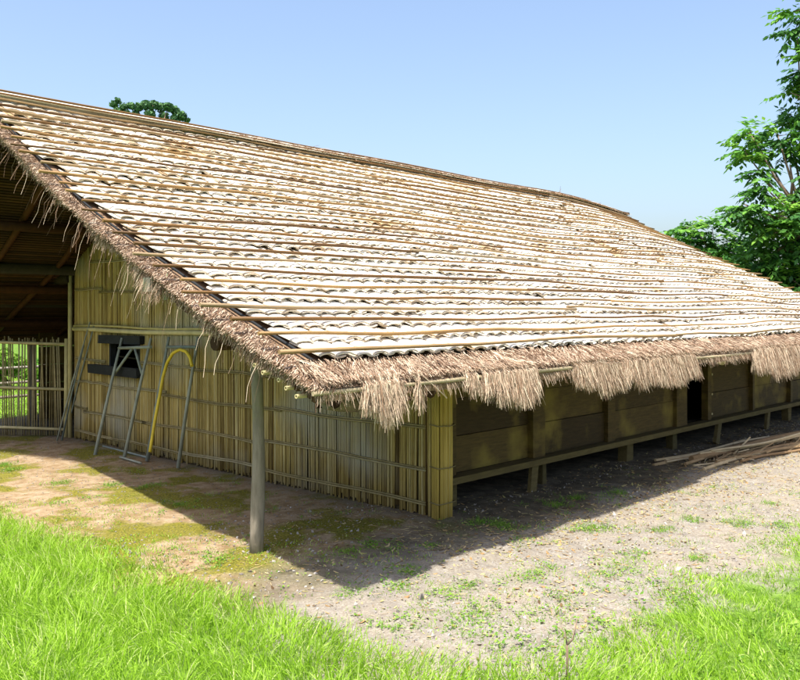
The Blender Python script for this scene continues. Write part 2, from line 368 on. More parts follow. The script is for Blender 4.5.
# dark strip by the tile edge and pole under the first course
m = MB(); sg2 = np.linspace(-.02, SMAX-.02, 30)
Y, Z, ty, tz = prof(sg2, -.088); m.tube(np.stack([xt(sg2)-.012, Y, Z-.004+wob(np.full(30, -2.4), sg2)], 1), .012, 4, .2); m.build('edge_strip', 'black', roof)
m = MB(); pole_line(m, XT0, XT1, -.01, -.10, False, .02, .5, .004, 5); pole_line(m, XT0, XT1, -.045, -.13, False, .018, .2, .004, 6); m.build('eave_batten', 'beam', roof)
# ridge: white split bamboo cap between two poles
m = MB()
for side in (False, True):
    xx = np.arange(X0+.12, XT1, .06); 
    s0, s1 = SMAX-.13, SMAX-.0
    Ya, Za, _, _ = prof(np.full(len(xx), s0), .03, side); Yb, Zb, _, _ = prof(np.full(len(xx), s1), .045, side)
    Ya2, Za2, _, _ = prof(np.full(len(xx), s0), .018, side)
    wz = wob(xx, np.full_like(xx, 6.)); Yb[:] = RY
    V = np.concatenate([np.stack([xx, Ya, Za+wz], 1), np.stack([xx, Yb, Zb+wz], 1), np.stack([xx, Ya2, Za2+wz], 1)]); N = len(xx); i = np.arange(N-1)
    F = np.concatenate([np.stack([i, i+1, i+N+1, i+N], 1), np.stack([i, i+1, i+2*N+1, i+2*N], 1)])
    tt = np.tile(.75+.2*np.sin(np.floor(xx/1.7)*9), 3); m.add(V, F, np.clip(tt, 0, 1))
m.build('ridge_cap', 'tile', roof)
for (n_, s, x0, x1) in ((.045, SMAX-.005, X0+.2, 10.4), (.045, SMAX-.14, X0+.1, XT1)):
    m = MB(); pole_line(m, x0, x1, s, n_, False, .011, .2, .004, int(n_*1000)); m.build('ridge_pole', 'batten', roof)

# ---- straw on the roof: verge strip, eave strip, ridge and fringes
def lay(N, xr, sr, n=-.09, nj=.05):
    x = rng.uniform(*xr, N); s = rng.uniform(*sr, N); return x, s
def straw_verge():
    m = MB(); N = 15000
    s = rng.uniform(-.34, SMAX, N); wd = xt(s)-X0; x = xt(s)-.02 - wd*rng.random(N)
    Y, Z, ty, tz = prof(s, -.135+.02*rng.random(N)); Z = Z+wob(x, s)
    B = np.stack([x, Y, Z], 1)
    cl = vnoise(s, s*0, 3, 31)
    D = np.stack([-(.7+.6*rng.random(N)), -(.15+.9*cl)*ty+rng.normal(size=N)*.35, -.6*tz+rng.normal(size=N)*.10], 1)
    L = np.minimum(rng.uniform(.05, .15, N), (x-X0)*1.0+.04); m.strands(B, D, L, rng.uniform(.004, .010, N), rng.uniform(.0, .3, N), 3, .6, wig=.03)
    # the broken, drooping edge of the slab
    N = 17000; s = rng.uniform(-.36, SMAX, N); nn = rng.uniform(-.20, -.12, N); Y, Z, ty, tz = prof(s, nn)
    B = np.stack([X0+.045+rng.random(N)*.06, Y, Z], 1); cl = vnoise(s, s*0, 3.6, 32)
    D = np.stack([-(.15+.6*rng.random(N)), rng.normal(size=N)*.45-.1, -(.2+.9*rng.random(N))], 1)
    m.strands(B, D, (.03+.13*cl**1.8)*rng.uniform(.4, 1.2, N)*(.25+.75*ss(s, -.1, .45))*(1-.45*ss(s, 2, 4.5)), rng.uniform(.003, .007, N), rng.uniform(.3, 1.2, N), 4, .6, wig=.05)
    # the same edge on the slope behind the ridge
    N = 7000; s = rng.uniform(-.3, SMAX, N); Y, Z, ty, tz = prof(s, rng.uniform(-.20, -.11, N), True)
    m.strands(np.stack([X0+.03+rng.random(N)*.2, Y, Z], 1), np.stack([-(.3+.6*rng.random(N)), rng.normal(size=N)*.45+.1, -(.1+.7*rng.random(N))], 1), rng.uniform(.05, .2, N), .006, .6, 3, .6, wig=.04)
    # long loose wisps
    N = 110; s = rng.uniform(.2, SMAX, N); Y, Z, ty, tz = prof(s, -.18); B = np.stack([X0+.08+0*s, Y, Z], 1)
    D = np.stack([-.5-rng.random(N)*.5, rng.normal(size=N)*.5, -rng.random(N)], 1)
    m.strands(B, D, rng.uniform(.10, .26, N), .0045, 1.0, 5, .5, wig=.05)
    return m.build('verge_thatch', 'straw', roof)
straw_verge()
def straw_eave():
    m = MB(); N = 34000
    x = rng.uniform(X0+.05, X1, N); s = rng.uniform(-.34, -.01, N); Y, Z, ty, tz = prof(s, -.11+.045*rng.random(N)); Z = Z+.0
    cl = (vnoise(x, x*0, 2.2, 41)-.5)
    D = np.stack([-.55+cl*1.1+rng.normal(size=N)*.22, -ty*1.0, -tz+rng.normal(size=N)*.16], 1)
    B = np.stack([x, Y, Z+.015], 1); L = np.minimum(rng.uniform(.07, .22, N), (s+.34)*1.15+.02)
    m.strands(B, D, L, rng.uniform(.003, .008, N), rng.uniform(.0, .12, N), 3, .5, wig=.02)
    N = 4500; x = rng.uniform(X0+.05, X1, N); Y, Z, ty, tz = prof(np.full(N, -.31), -.12); B = np.stack([x, Y-.0, Z], 1)
    m.strands(B, np.stack([rng.normal(size=N)*.5-.2, -.4-.6*rng.random(N), -.6*rng.random(N)], 1), rng.uniform(.04, .12, N), .004, .8, 3, .6, wig=.05)
    N = 900; x = rng.uniform(XT0, XT1, N); Y, Z, ty, tz = prof(np.full(N, -.03), -.1); B = np.stack([x, Y, Z], 1)
    m.strands(B, np.stack([rng.normal(size=N)*.8, -.5-.6*rng.random(N), .55*rng.random(N)], 1), rng.uniform(.05, .12, N), .004, .4, 3, .6, wig=.05)
    return m.build('eave_thatch', 'straw', roof)
straw_eave()
m = MB(); N = 6500; x = .8+11.3*rng.random(N)**.8; s = SMAX-rng.random(N)*.10; bs = rng.random(N) < .5
Y, Z, ty, tz = prof(s, (.0+.035*rng.random(N))*(1-ss(x, 10.5, 12))); Y = np.where(bs, 2*RY-Y, Y); Z = Z+wob(x, s)
m.strands(np.stack([x, Y, Z], 1), np.stack([rng.normal(size=N)*1.5, -.4+rng.normal(size=N)*.4, rng.normal(size=N)*.05], 1), rng.uniform(.06, .2, N), rng.uniform(.004, .009, N), .15, 3, .5, tint=rng.random(N)*.6)
m.build('ridge_thatch', 'straw', roof)
# eave pole and the small bamboo ends below the verge
YE, ZE, _, _ = prof(A([-.335]), -.16); YE, ZE = float(YE[0]), float(ZE[0])
m = MB(); q = np.linspace(X0-.03, 11.9, 50); m.tube(np.stack([q, YE-.03+.008*np.sin(q*1.7), ZE+.02+.01*np.sin(q*.9+1)], 1), .016+.002*np.sin(q*5), 8, .5); m.build('eave_pole', 'palepole', roof)
for i in range(5):
    s = -.19+i*.13; Y, Z, _, _ = prof(A([s]), -.235); y, z = float(Y[0]), float(Z[0]); x0 = X0+.0+random.uniform(-.02, .03)
    m = MB(); x1 = 2.0; nseg = 14; rr = .015
    a = np.arange(nseg)*2*math.pi/nseg
    m.tube([[x0, y, z], [x0+.8, y, z], [x1, y, z-.005]], rr, 10, .8, cap=False)
    m.tube([[x0, y, z], [x0+.12, y, z]], rr*.6, 10, .1, cap=False)          # the hollow inside
    ring = lambda r: [[x0, y+math.cos(t)*r, z+math.sin(t)*r] for t in a]
    m.add(ring(rr)+ring(rr*.58), [[j, (j+1) % nseg, nseg+(j+1) % nseg, nseg+j] for j in range(nseg)], .95)
    m.build('under_batten', 'bamboo', roof)
def pxX(px, Y): return float(onY(px, 300, Y)[0])
def fringe(pa, pb, length, dens=1500, lean=-.15, thin=False, back=.0):
    xa, xb = pxX(pa, YE), pxX(pb, YE); wd = xb-xa; N = int(max(140, dens*wd)); m = MB()
    x = rng.uniform(xa, xb, N); s = rng.uniform(-.34, -.15, N) if not thin else np.full(N, -.33)
    Y, Z, ty, tz = prof(s, -.09+.03*rng.random(N))
    B = np.stack([x, Y, Z+.01], 1)
    # first a run over the eave pole, then hanging
    u = (x-xa)/wd; edge = .75+.25*np.sin(u*math.pi)
    seg = 5; L = length*rng.uniform(.55, 1.1, N)*edge*(.62+.7*vnoise(x, x*0, 9, 77))
    P0 = B; P1 = np.stack([x+lean*.15+rng.normal(size=N)*.012, np.full(N, YE-.035)-rng.random(N)*.035, np.full(N, ZE+.035)+rng.normal(size=N)*.01], 1)
    dirx = lean*.5+rng.normal(size=N)*.10+(u-.5)*(.22 if not thin else .9); diry = -.10+rng.normal(size=N)*.10
    pts = [P0, P1]
    for t in (.35, .7, 1.0): pts.append(P1+np.stack([dirx*L*t, diry*L*t, -L*t], 1)+rng.normal(size=(N, 3))*.006)
    if thin:
        c = (xa+xb)/2; pts[1][:, 0] = c+rng.normal(size=N)*.008; 
        for k_, t in ((2, .35), (3, .7), (4, 1.)): pts[k_][:, 0] = c+(u-.5)*(.02+.13*max(0, t-.3))+rng.normal(size=N)*.004
    Pp = np.stack(pts, 1); S = rng.normal(size=(N, 3)); S[:, 2] *= .2; S /= np.linalg.norm(S, axis=1)[:, None]
    W = rng.uniform(.003, .0075, N)[:, None, None]*A([1, 1, .95, .8, .35])[None, :, None]
    V = np.stack([Pp-S[:, None]*W/2, Pp+S[:, None]*W/2], 2).reshape(-1, 3); q = A([[2*i, 2*i+1, 2*i+3, 2*i+2] for i in range(4)])
    F = (q[None]+(np.arange(N)*10)[:, None, None]).reshape(-1, 4); m.add(V, F, np.repeat(np.clip(.25+.75*rng.random(N), 0, 1), 10))
    return m.build('hanging_thatch', 'straw', roof)
fringe(360, 397, .30, 3200, -.05); fringe(409, 416, .22, 900, 0, thin=True)
fringe(462, 472, .20, 2400, -.1); fringe(478, 532, .25, 2600, -.05); fringe(566, 612, .27, 2600, .35); fringe(616, 640, .26, 2400, .1)
fringe(640, 688, .30, 2600, .35); fringe(748, 800, .33, 2600, .2); fringe(800, 860, .3, 2000, .2)
# two loose straws caught under the eave
m = MB(); e = onY(468, 408, -1.0); f_ = onY(417, 372, YE-.03)
m.tube([onY(420, 373, YE-.04), onY(447, 398, YE-.05)], .005, 5, .8); m.tube([onY(451, 370, YE-.04), onY(457, 404, YE-.05)], .004, 5, .4); m.build('loose_straw', 'straw', roof)

# ---- underside: bamboo lining, rafters, purlins
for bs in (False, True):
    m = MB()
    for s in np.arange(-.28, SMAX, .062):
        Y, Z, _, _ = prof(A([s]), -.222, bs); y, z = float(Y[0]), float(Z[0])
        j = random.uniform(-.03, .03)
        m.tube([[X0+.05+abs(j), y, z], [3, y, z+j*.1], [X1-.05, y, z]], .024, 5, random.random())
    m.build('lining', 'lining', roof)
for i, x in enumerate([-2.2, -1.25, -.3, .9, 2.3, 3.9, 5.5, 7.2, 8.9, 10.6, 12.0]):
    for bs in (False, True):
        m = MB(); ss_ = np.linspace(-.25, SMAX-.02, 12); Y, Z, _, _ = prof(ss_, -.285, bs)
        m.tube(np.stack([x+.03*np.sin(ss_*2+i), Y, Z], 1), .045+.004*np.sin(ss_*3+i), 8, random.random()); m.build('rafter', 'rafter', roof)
for y in (.3, 1.45, 3.1, 4.75, 6.4, 8.05, 9.2):
    z = float(surf(y))-.42-(.08 if y == 4.75 else 0); q = np.linspace(-2.3 if y != 1.45 else -2.0, 12.0, 12)
    m = MB(); m.tube(np.stack([q, y+.015*np.sin(q), z+.02*np.sin(q*.7+y)], 1), .065, 10, random.random()); m.build('purlin', 'rafter', roof)
# squared beam end under the verge, with a strap
pe = onX(152, 285, -2.48); m = MB(); m.box(pe+A([.55, 0, 0]), (1.2, .11, .115), tint=.9, jit=.01); m.build('beam_end', 'log', roof)
m = MB(); q = onX(165, 292, -2.45); m.box(q+A([0, 0, -.02]), (.03, .028, .075), tint=.5, jit=.02); m.tube([q, q+A([.02, 0, .15])], .003, 4); m.build('strap', 'strap', roof)
# mossy stub of a log and slanting pole under the eave corner
pa, pb = onY(326, 401, -.55), onY(357, 403, -.55); dxy = pb-pa
m = MB(); m.tube([pa, pa+dxy*.5, pb], [.065, .075, .07], 12, .2); m.tube([(pa+pb)/2, (pa+pb)/2+A([0, .05, .22])], .03, 6, .3); m.build('log_stub', 'log', roof)
m = MB(); m.tube([A([X0+.1, YE+.02, ZE-.02]), onX(330, 408, -.6)+A([0, .2, 0]), A([-.1, .25, 1.15])], .022, 7, .4); m.build('slanting_pole', 'lining', roof)
# porch beams across the open end, dark
for (y, z, x0, x1) in ((7.55, 2.62, -2.2, 12), (8.9, 2.12, -1.9, 12)):
    m = MB(); m.tube([[x0, y, z], [x1, y, z]], .085, 10, .5); m.build('tie_beam', 'beam', roof)
m = MB(); m.tube([[-.02, 7.6, 2.5], [-.02, 10.2, 2.45]], .09, 8, .3); m.build('tie_beam', 'beam', roof)

# ------------------------------------------------------------------ gable wall of canes
winA, winB = onX(110, 337, 0), onX(141, 370, 0); wy0, wy1 = sorted((winA[1], winB[1])); wz0, wz1 = winB[2], winA[2]
def canes(X, ya, yb, ztop, holes=(), axis='y', pitch_=.021, z0=.0, seed=3, flip=-1):
    m = MB(); y = ya; q = random.Random(seed)
    while y < yb:
        r_ = q.uniform(.008, .014); top = ztop(y)+q.uniform(-.03, .03); bot = z0+q.choice([0, 0, 0, .0, .03])+q.uniform(-.01, .04); ti = min(1, max(0, q.gauss(.5, .27)))
        ln = q.gauss(0, .006); xo = flip*q.uniform(0, .012)
        spans = [(bot, top)]
        for (h0, h1, z_a, z_b) in holes:
            if h0 < y < h1: spans = [(bot, z_a+q.uniform(-.01, .01)), (z_b+q.uniform(-.01, .01), top)]
        for a, b_ in spans:
            if b_ <= a: continue
            zs = np.linspace(a, b_, max(2, int((b_-a)/.45)+1)); wv = np.sin(zs*2.2+y*3)*.003+ln*(zs-1)
            if axis == 'y': pts = np.stack([np.full(len(zs), X+xo), y+wv, zs], 1)
            else: pts = np.stack([y+wv, np.full(len(zs), X+xo), zs], 1)
            m.tube(pts, r_, 5, ti)
        y += r_*1.75+q.uniform(0, .004)+(q.random() < .05)*.008
    return m
gw = canes(0., .0, 7.5, lambda y: float(surf(y))-.24, [(wy0, wy1, wz0, wz1)]).build('gable_wall', 'cane', house)
m = MB()   # sheet added behind the canes to stop light leaks, window left open
def panelX(m, x, y0, y1, z0, zf, holes):
    ys_ = sorted(set([y0, y1]+[h for hh in holes for h in hh[:2]]+list(np.arange(y0, y1, .4))))
    for a, b_ in zip(ys_[:-1], ys_[1:]):
        mid_ = (a+b_)/2; sp = [(z0, None)]
        for (h0, h1, za, zb) in holes:
            if h0 < mid_ < h1: sp = [(z0, za), (zb, None)]
        for lo, hi in sp:
            ta, tb = (zf(a), zf(b_)) if hi is None else (hi, hi)
            V = A([[x+dx, yy, zz] for dx in (0, .015) for yy, zz in ((a, lo), (b_, lo), (b_, tb), (a, ta))])
            m.add(V, [[0,1,2,3],[7,6,5,4],[0,4,5,1],[1,5,6,2],[2,6,7,3],[3,7,4,0]], .5)
panelX(m, .016, .0, 7.5, 0, lambda y: float(surf(y))-.27, [(wy0, wy1, wz0, wz1)]); m.build('wall_light_block', 'canedark', gw)
# horizontal ribs: doubled split canes in lapped, slightly crooked lengths
ri = 0
for z in (.13, .47, .86, 1.24, 2.28, 2.70):
    y = .12
    yend = 7.45
    while y < yend:
        ln = random.uniform(1.6, 2.8); y2 = min(y+ln, yend); m = MB(); off = random.uniform(-.035, .035) if y > .5 else 0
        zt = float(min(surf(y), surf(y2)))-.35
        segs = [(y, y2)]
        if z < wz1 and z > wz0-.02: segs = [(a, b_) for a, b_ in ((y, min(y2, wy0-.02)), (max(y, wy1+.02), y2)) if b_-a > .15][:1]
        if z < zt:
            made = False
            for a, b_ in segs:
                q = np.linspace(a, b_, 7); zz = z+off+.012*np.sin(q*2.3+ri)+.004*rng.normal(size=7)
                m.tube(np.stack([np.full(7, -.032), q, zz], 1), .011, 5); m.tube(np.stack([np.full(7, -.030), q, zz+.021], 1), .009, 5); made = True
            if made: m.build('rib', 'rib', gw)
        y = y2-.12 if y2 < yend else yend; ri += 1
m = MB(); q = np.linspace(2.1, 7.45, 9); m.tube(np.stack([np.full(9, -.05), q, 1.70+.01*np.sin(q*2)], 1), .034, 8, .9); m.tube(np.stack([np.full(9, -.045), q, 1.755+.012*np.sin(q*2+1)], 1), .018, 6, .5); m.build('rail', 'bamboo', gw)
# window: black timbers
win = MB()
la, lb = onX(100, 336, -.06), onX(142, 343, -.06); 
c = (la+lb)/2; win.box([-.05, c[1], c[2]], (.10, abs(la[1]-lb[1]), .12), tint=.5, jit=.02)
wo = win.build('window', 'black', house)
m = MB(); la, lb = onX(92, 366, -.06), onX(141, 376, -.06); c = (la+lb)/2; m.box([-.065, c[1], c[2]], (.13, abs(la[1]-lb[1]), .13), tint=.2, jit=.02); m.build('sill', 'black', wo)
for yy in (wy0+.02, wy1-.02):
    m = MB(); m.box([.03, yy, (wz0+wz1)/2], (.09, .05, wz1-wz0), tint=.3); m.build('jamb', 'black', wo)
m = MB()
for k_ in range(3): m.tube([[.10, wy0, wz0+.13+.13*k_], [.10, wy1, wz0+.16+.12*k_]], .012, 6)
m.build('slats', 'beam', wo)
# far-left stile of the wall
m = MB(); yq = float(onX(72, 400, 0)[1]); m.tube([[-.03, yq, 0], [-.025, yq+.01, 1.4], [-.03, yq, 2.55]], .035, 8, .6); m.build('wall_post', 'bamboo', house)
# porch post
pb_ = G(257, 555); m = MB(); zz = np.linspace(-.05, float(surf(pb_[1]))-.36, 9)
m.tube(np.stack([pb_[0]+.012*np.sin(zz*2.4), pb_[1]+.01*np.cos(zz*3), zz], 1), .052+.006*np.sin(zz*4)+.006*(zz < .1), 14, .6); m.build('porch_post', 'log', house, smooth=True)
# corner bundle of canes
m = MB(); q = random.Random(9)
for i in range(13):
    x = .0+.014*i-.01; ti = min(1, max(0, q.gauss(.6, .25))); zs = np.linspace(q.uniform(-.02, .03), 1.72, 5)
    m.tube(np.stack([x+.003*np.sin(zs*4+i), np.full(5, -.045-q.random()*.012), zs], 1), q.uniform(.009, .013), 6, ti)
for i in range(4): m.tube([[-.025, -.035+.022*i, 0.], [-.025, -.035+.022*i, 1.7]], .012, 6, .6)
m.box([.085, -.012, .86], (.17, .03, 1.72), tint=.1)
cp = m.build('corner_canes', 'cornercane', house)
for z in (.16, .50, .90, 1.28):
    m = MB(); m.tube([[-.045, .05, z+.01], [-.05, -.05, z], [-.03, -.075, z], [.10, -.078, z+random.uniform(-.015, .015)], [.19, -.07, z], [.2, .0, z]], .006, 5, .2); m.build('binding', 'rib', cp)
# far gable, back wall
xf = 11.9
canes(xf, .2, 9.3, lambda y: float(surf(y))-.26, seed=8, flip=1, pitch_=.03).build('far_gable_wall', 'cane', house)
m = MB(); panelX(m, xf-.03, .2, 9.3, 0, lambda y: float(surf(y))-.3, []); 
m.build('far_gable_backing', 'canedark', house)
m = MB()
for k_ in range(9): m.box([5.95, 7.52, .15+.30*k_], (11.9, .05, .295), tint=random.random())
m.build('back_wall', 'plank', house)
m = MB()
for k_ in range(5): m.box([6.2, 10.1, .18+.33*k_], (11.3, .05, .325), tint=random.random())
m.build('porch_back_wall', 'plank', house)
for x in (-.9, .45):
    m = MB(); m.tube([[x, 10.15, 0], [x, 10.15, 1.45]], .07, 10); m.build('porch_post', 'log', house)

# ------------------------------------------------------------------ plank side wall (plane Y=.15)
YW = .15; ZF = .35
def XW(px): return pxX(px, YW)
posts = [(447, 454), (531, 543), (606, 613), (675, 685), (706, 709.5), (751, 753), (789, 791)]
px_edges = []
topz = lambda y: float(surf(y))-.33
for (a, b_) in posts:
    xa, xb = XW(a), XW(b_); m = MB(); m.box([(xa+xb)/2, YW+.02, (ZF+1.85)/2], (xb-xa, .10, 1.85-ZF), tint=.65, jit=.006); m.build('wall_post', 'plank', house)
gaps = [(454, 531), (543, 606), (613, 675), (709.5, 751), (753, 789)]
spans = [(XW(a), XW(b_)) for a, b_ in gaps]; x = XW(791)
while x < 11.6: spans.append((x, min(x+1.25, 11.8))); x += 1.3
for i, (xa, xb) in enumerate(spans):
    m = MB(); z = ZF; hs = [.36+.04*random.random(), .38, .4, .5]
    for h in hs:
        h = min(h, 1.86-z)
        if h <= .03: break
        m.box([(xa+xb)/2, YW+.055+random.uniform(-.012, .012), z+h/2], (xb-xa-.006, .04, h-.006), tint=random.random(), jit=.006); z += h
    m.box([(xa+xb)/2, YW+.10, 1.1], (xb-xa, .02, 1.46), tint=0)
    m.build('plank_panel', 'plank', house)
    if i > 4: m = MB(); m.box([xb+.025, YW+.02, 1.1], (.045, .10, 1.48), tint=.6); m.build('wall_post', 'plank', house)
# nails heads beside the door
for k_ in range(4):
    for px in (713, 755):
        m = MB(); m.box([XW(px), YW+.02, .42+.3*k_], (.03, .02, .03), tint=1); m.build('peg', 'bamboo', house)
q = np.linspace(.2, 11.9, 30)
m = MB(); m.box([6.03, YW-.03, ZF-.035], (11.7, .16, .065), tint=.7); m.build('floor_beam', 'sill', house)
m = MB(); m.box([6.0, 3.9, ZF-.04], (11.6, 7.1, .05), tint=.2); m.build('floor', 'beam', house)
for px, wd in ((456, .14), (549, .09), (634, .17), (679, .10), (793, .14)):
    x = XW(px); m = MB(); m.box([x, YW+.12, .135], (wd, .12, .34), tint=random.random(), jit=.02); m.build('stilt', 'sill', house)
x = XW(850)
while x < 11.8: m = MB(); m.box([x, YW+.1, .135], (.13, .12, .34), tint=.4, jit=.02); m.build('stilt', 'sill', house); x += 1.1
for x in np.arange(.6, 12, 1.3):
    m = MB(); m.box([x, 1.9, .135], (.13, .13, .34), tint=.2); m.build('stilt', 'beam', house)
for (pt, yt, pb2, yb) in ((534, 463, 523, 487), (719, 424, 711, 446), (768, 412, 759, 430)):
    a = onY(pt, yt, YW-.02); b_ = G(pb2, yb); a[2] = .31; b_[1] = YW-.10; b_[0] = a[0]-.16 if pt < 600 else a[0]-.3; b_[2] = -.02
    m = MB(); T = a-b_; T /= np.linalg.norm(T); U = A([0, 1., 0]); W_ = np.cross(T, U)
    m.box((a+b_)/2, (np.linalg.norm(a-b_), .05, .12), ax=A([T, U, W_]), tint=.8, jit=.01); m.build('brace', 'sill', house)
# log end sticking out above the door
pl = onY(722, 361, -.75); m = MB(); m.tube([onY(706, 354, -.2), pl], .055, 12, .95); m.build('log_end', 'bamboo', house)
pl = onY(757, 352, -.9); m = MB(); m.tube([pl+A([-.4, .55, .08]), pl], .04, 10, .3); m.build('log_end', 'bamboo', house)

# ------------------------------------------------------------------ things against the wall
def wp(px, py, off=-.07): return onX(px, py, off)
lad = thing('trestle_frame', G(110, 456), 'grey two-legged frame with a V brace under its crossbar, leaning over the window', 'frame', 'pole frames leaning on the cane wall')
for (t, b_) in (((122, 338), (95, 455)), ((151, 338), (124, 459))):
    m = MB(); m.tube([G(*b_), (G(*b_)+wp(*t, -.10))/2+A([.0, .012, .0]), wp(*t, -.10)], [.025, .022, .019], 8); m.build('leg', 'ladder', lad)
m = MB(); m.tube([wp(119, 348, -.14), wp(151, 347, -.14)], .022, 8); m.build('crossbar', 'ladder', lad)
for a, b_ in (((132, 349), (114, 375)), ((135, 349), (142, 374))):
    m = MB(); e = wp(*b_, -.2); m.tube([wp(*a, -.14), e], .019, 8); m.build('brace', 'ladder', lad)
lad2 = thing('trestle_frame', G(163, 467), 'grey two-legged frame with a single crossbar, leaning behind the yellow hoop', 'frame', 'pole frames leaning on the cane wall')
for (t, b_) in (((169, 337), (147, 461)), ((198, 337), (178, 468))):
    m = MB(); m.tube([G(*b_), (G(*b_)+wp(*t, -.10))/2+A([.0, .012, .0]), wp(*t, -.10)], [.025, .022, .019], 8); m.build('leg', 'ladder', lad2)
m = MB(); m.tube([wp(167, 347, -.14), wp(197, 347, -.14)], .02, 8); m.build('crossbar', 'ladder', lad2)
hp = [(150, 452, -.52), (155, 420, -.40), (160, 394, -.32), (163, 377, -.27), (167, 363, -.24), (173, 353, -.22), (180, 349.5, -.20), (186, 351.5, -.20), (190, 357, -.22), (192, 366, -.25)]
m = MB(); pts = A([onX(*h) for h in hp]); tt = np.linspace(0, len(pts)-1, 40); 
pts = np.stack([np.interp(tt, range(len(pts)), pts[:, i]) for i in range(3)], 1)
m.tube(pts, .021, 8, .8); ob = m.build('bent_hoop', 'yellow'); tag(ob, 'yellow bent hoop hung over the crossbar of a grey leaning frame', 'hoop')
for i, (a, b_) in enumerate((((90, 322), (57, 441)), ((84, 345), (62, 440)), ((94, 326), (66, 436)))):
    m = MB(); q = G(*b_); e = wp(*a, -.06); m.tube([q, (q+e)/2+A([0, .03, 0]), e], [.014, .012, .009], 6); ob = m.build('leaning_stick', 'ladder')
    tag(ob, ['tallest thin grey stick leaning at the left end of the cane wall', 'shortest thin grey stick leaning at the left end of the cane wall', 'thin grey stick closest to the window of those leaning at the wall end'][i], 'stick', 'sticks leaning at the wall end')
for i, (a, b_, lb) in enumerate((((103, 446), (150, 458), 'longer grey stick lying on the soil between the feet of the two frames'), ((120, 457), (141, 463), 'short grey stick lying on the soil just in front of the wall foot'))):
    m = MB(); m.tube([G(*a, .02), G(*b_, .02)], .014, 6); ob = m.build('fallen_stick', 'ladder'); tag(ob, lb, 'stick')

# ------------------------------------------------------------------ gate and back fence
def stickfence(name, Aa, Bb, label, cat, h=1.55, gap=.040, rails=(.14, .77, 1.48), rr=.024):
    f = thing(name, (Aa+Bb)/2*A([1, 1, 0]), label, cat); D = Bb-Aa; L = np.linalg.norm(D); D = D/L; N = A([-D[1], D[0], 0]); m = MB(); t = .05
    while t < L:
        hh = h+random.uniform(-.05, .04); ln = random.gauss(0, .012); b_ = Aa+D*t-N*.03
        m.tube([b_+A([0, 0, .02]), b_+D*ln+A([0, 0, hh*.5]), b_+D*ln*2.5+A([0, 0, hh])], random.uniform(.008, .014), 5); t += gap*random.uniform(.75, 1.3)
    m.build('canes', 'rib', f)
    for z in rails: m = MB(); m.tube([Aa+A([0, 0, z-.02]), (Aa+Bb)/2+A([0, 0, z+.02]), Bb+A([0, 0, z])], rr, 7, .9); m.build('rail', 'bamboo', f)
    for p in (Aa, Bb): m = MB(); m.tube([p, p+A([.01, 0, h])], .035, 8, .6); m.build('post', 'bamboo', f)
    return f
stickfence('bamboo_gate', G(66, 437), G(-95, 436), 'see-through gate of thin upright canes on three rails, left of the cane wall', 'gate')
bf = thing('rail_fence', (1., 12.2, 0), 'low horizontal pole fence on the grass beyond the porch, seen through the cane gate', 'fence')
for k_, z in enumerate((.22, .50, .80)):
    m = MB(); m.tube([[-3.5, 11.9, z], [1, 12.2, z+.03], [5.5, 12.5, z]], .03, 7); m.build('rail', 'log', bf)
for k_ in range(6):
    m = MB(); x = -3.2+1.6*k_; m.tube([[x, 11.98+(x+3.5)*.066, 0], [x, 11.98+(x+3.5)*.066, .95]], .04, 7); m.build('post', 'log', bf)

# ------------------------------------------------------------------ pile of canes by the side wall
ends = [((652,464),(806,431),.06,.024,.5),((656,461),(745,441),.09,.018,.7),((664,459),(770,437),.10,.016,.9),((684,463),(790,436),.08,.022,.3),((690,458),(850,424),.13,.045,.1),
        ((700,455),(835,428),.16,.022,.8),((694,466),(775,450),.03,.014,.9),((704,470),(790,444),.03,.024,.75),((718,463),(812,440),.06,.02,.3),((735,458),(830,436),.06,.024,.1),
        ((748,456),(840,440),.05,.026,.2),((742,462),(812,446),.03,.02,.05),((668,463),(725,448),.05,.012,.9),((712,452),(800,434),.19,.016,.9)]
lbs = 'weathered cane lying in the loose heap beside the raised plank wall'
for (a, b_, z, r_, ti) in ends:
    pa, pb2 = G(*a, z*.6), G(*b_, z); m = MB(); t = np.linspace(0, 1, 8)[:, None]; q = pa+(pb2-pa)*t; q[:, 2] += .015*np.sin(np.linspace(0, 5, 8)+a[0]); q[:, 1] += .02*np.sin(np.linspace(0, 4, 8)+a[0])
    m.tube(q, r_, 7, ti); ob = m.build('loose_cane', 'dirtstick'); tag(ob, lbs, 'cane', 'canes heaped beside the plank wall')
# bark and cane scraps on the heap: uncountable
m = MB(); N = 420; c = rng.random(N); B = A([G(715+c_*110, 464-c_*27) for c_ in c])+np.stack([rng.normal(size=N)*.25, rng.normal(size=N)*.10, .01+.05*rng.random(N)], 1)
m.strands(B, np.stack([.9+0*c, rng.normal(size=N)*.3, rng.normal(size=N)*.12], 1), rng.uniform(.1, .5, N), rng.uniform(.008, .03, N), 0., 3, .3, wig=.02)
ob = m.build('bark_scraps', 'dirtstick'); tag(ob, 'strips of dry bark and cane scraps along the heap of canes', 'debris', kind='stuff')

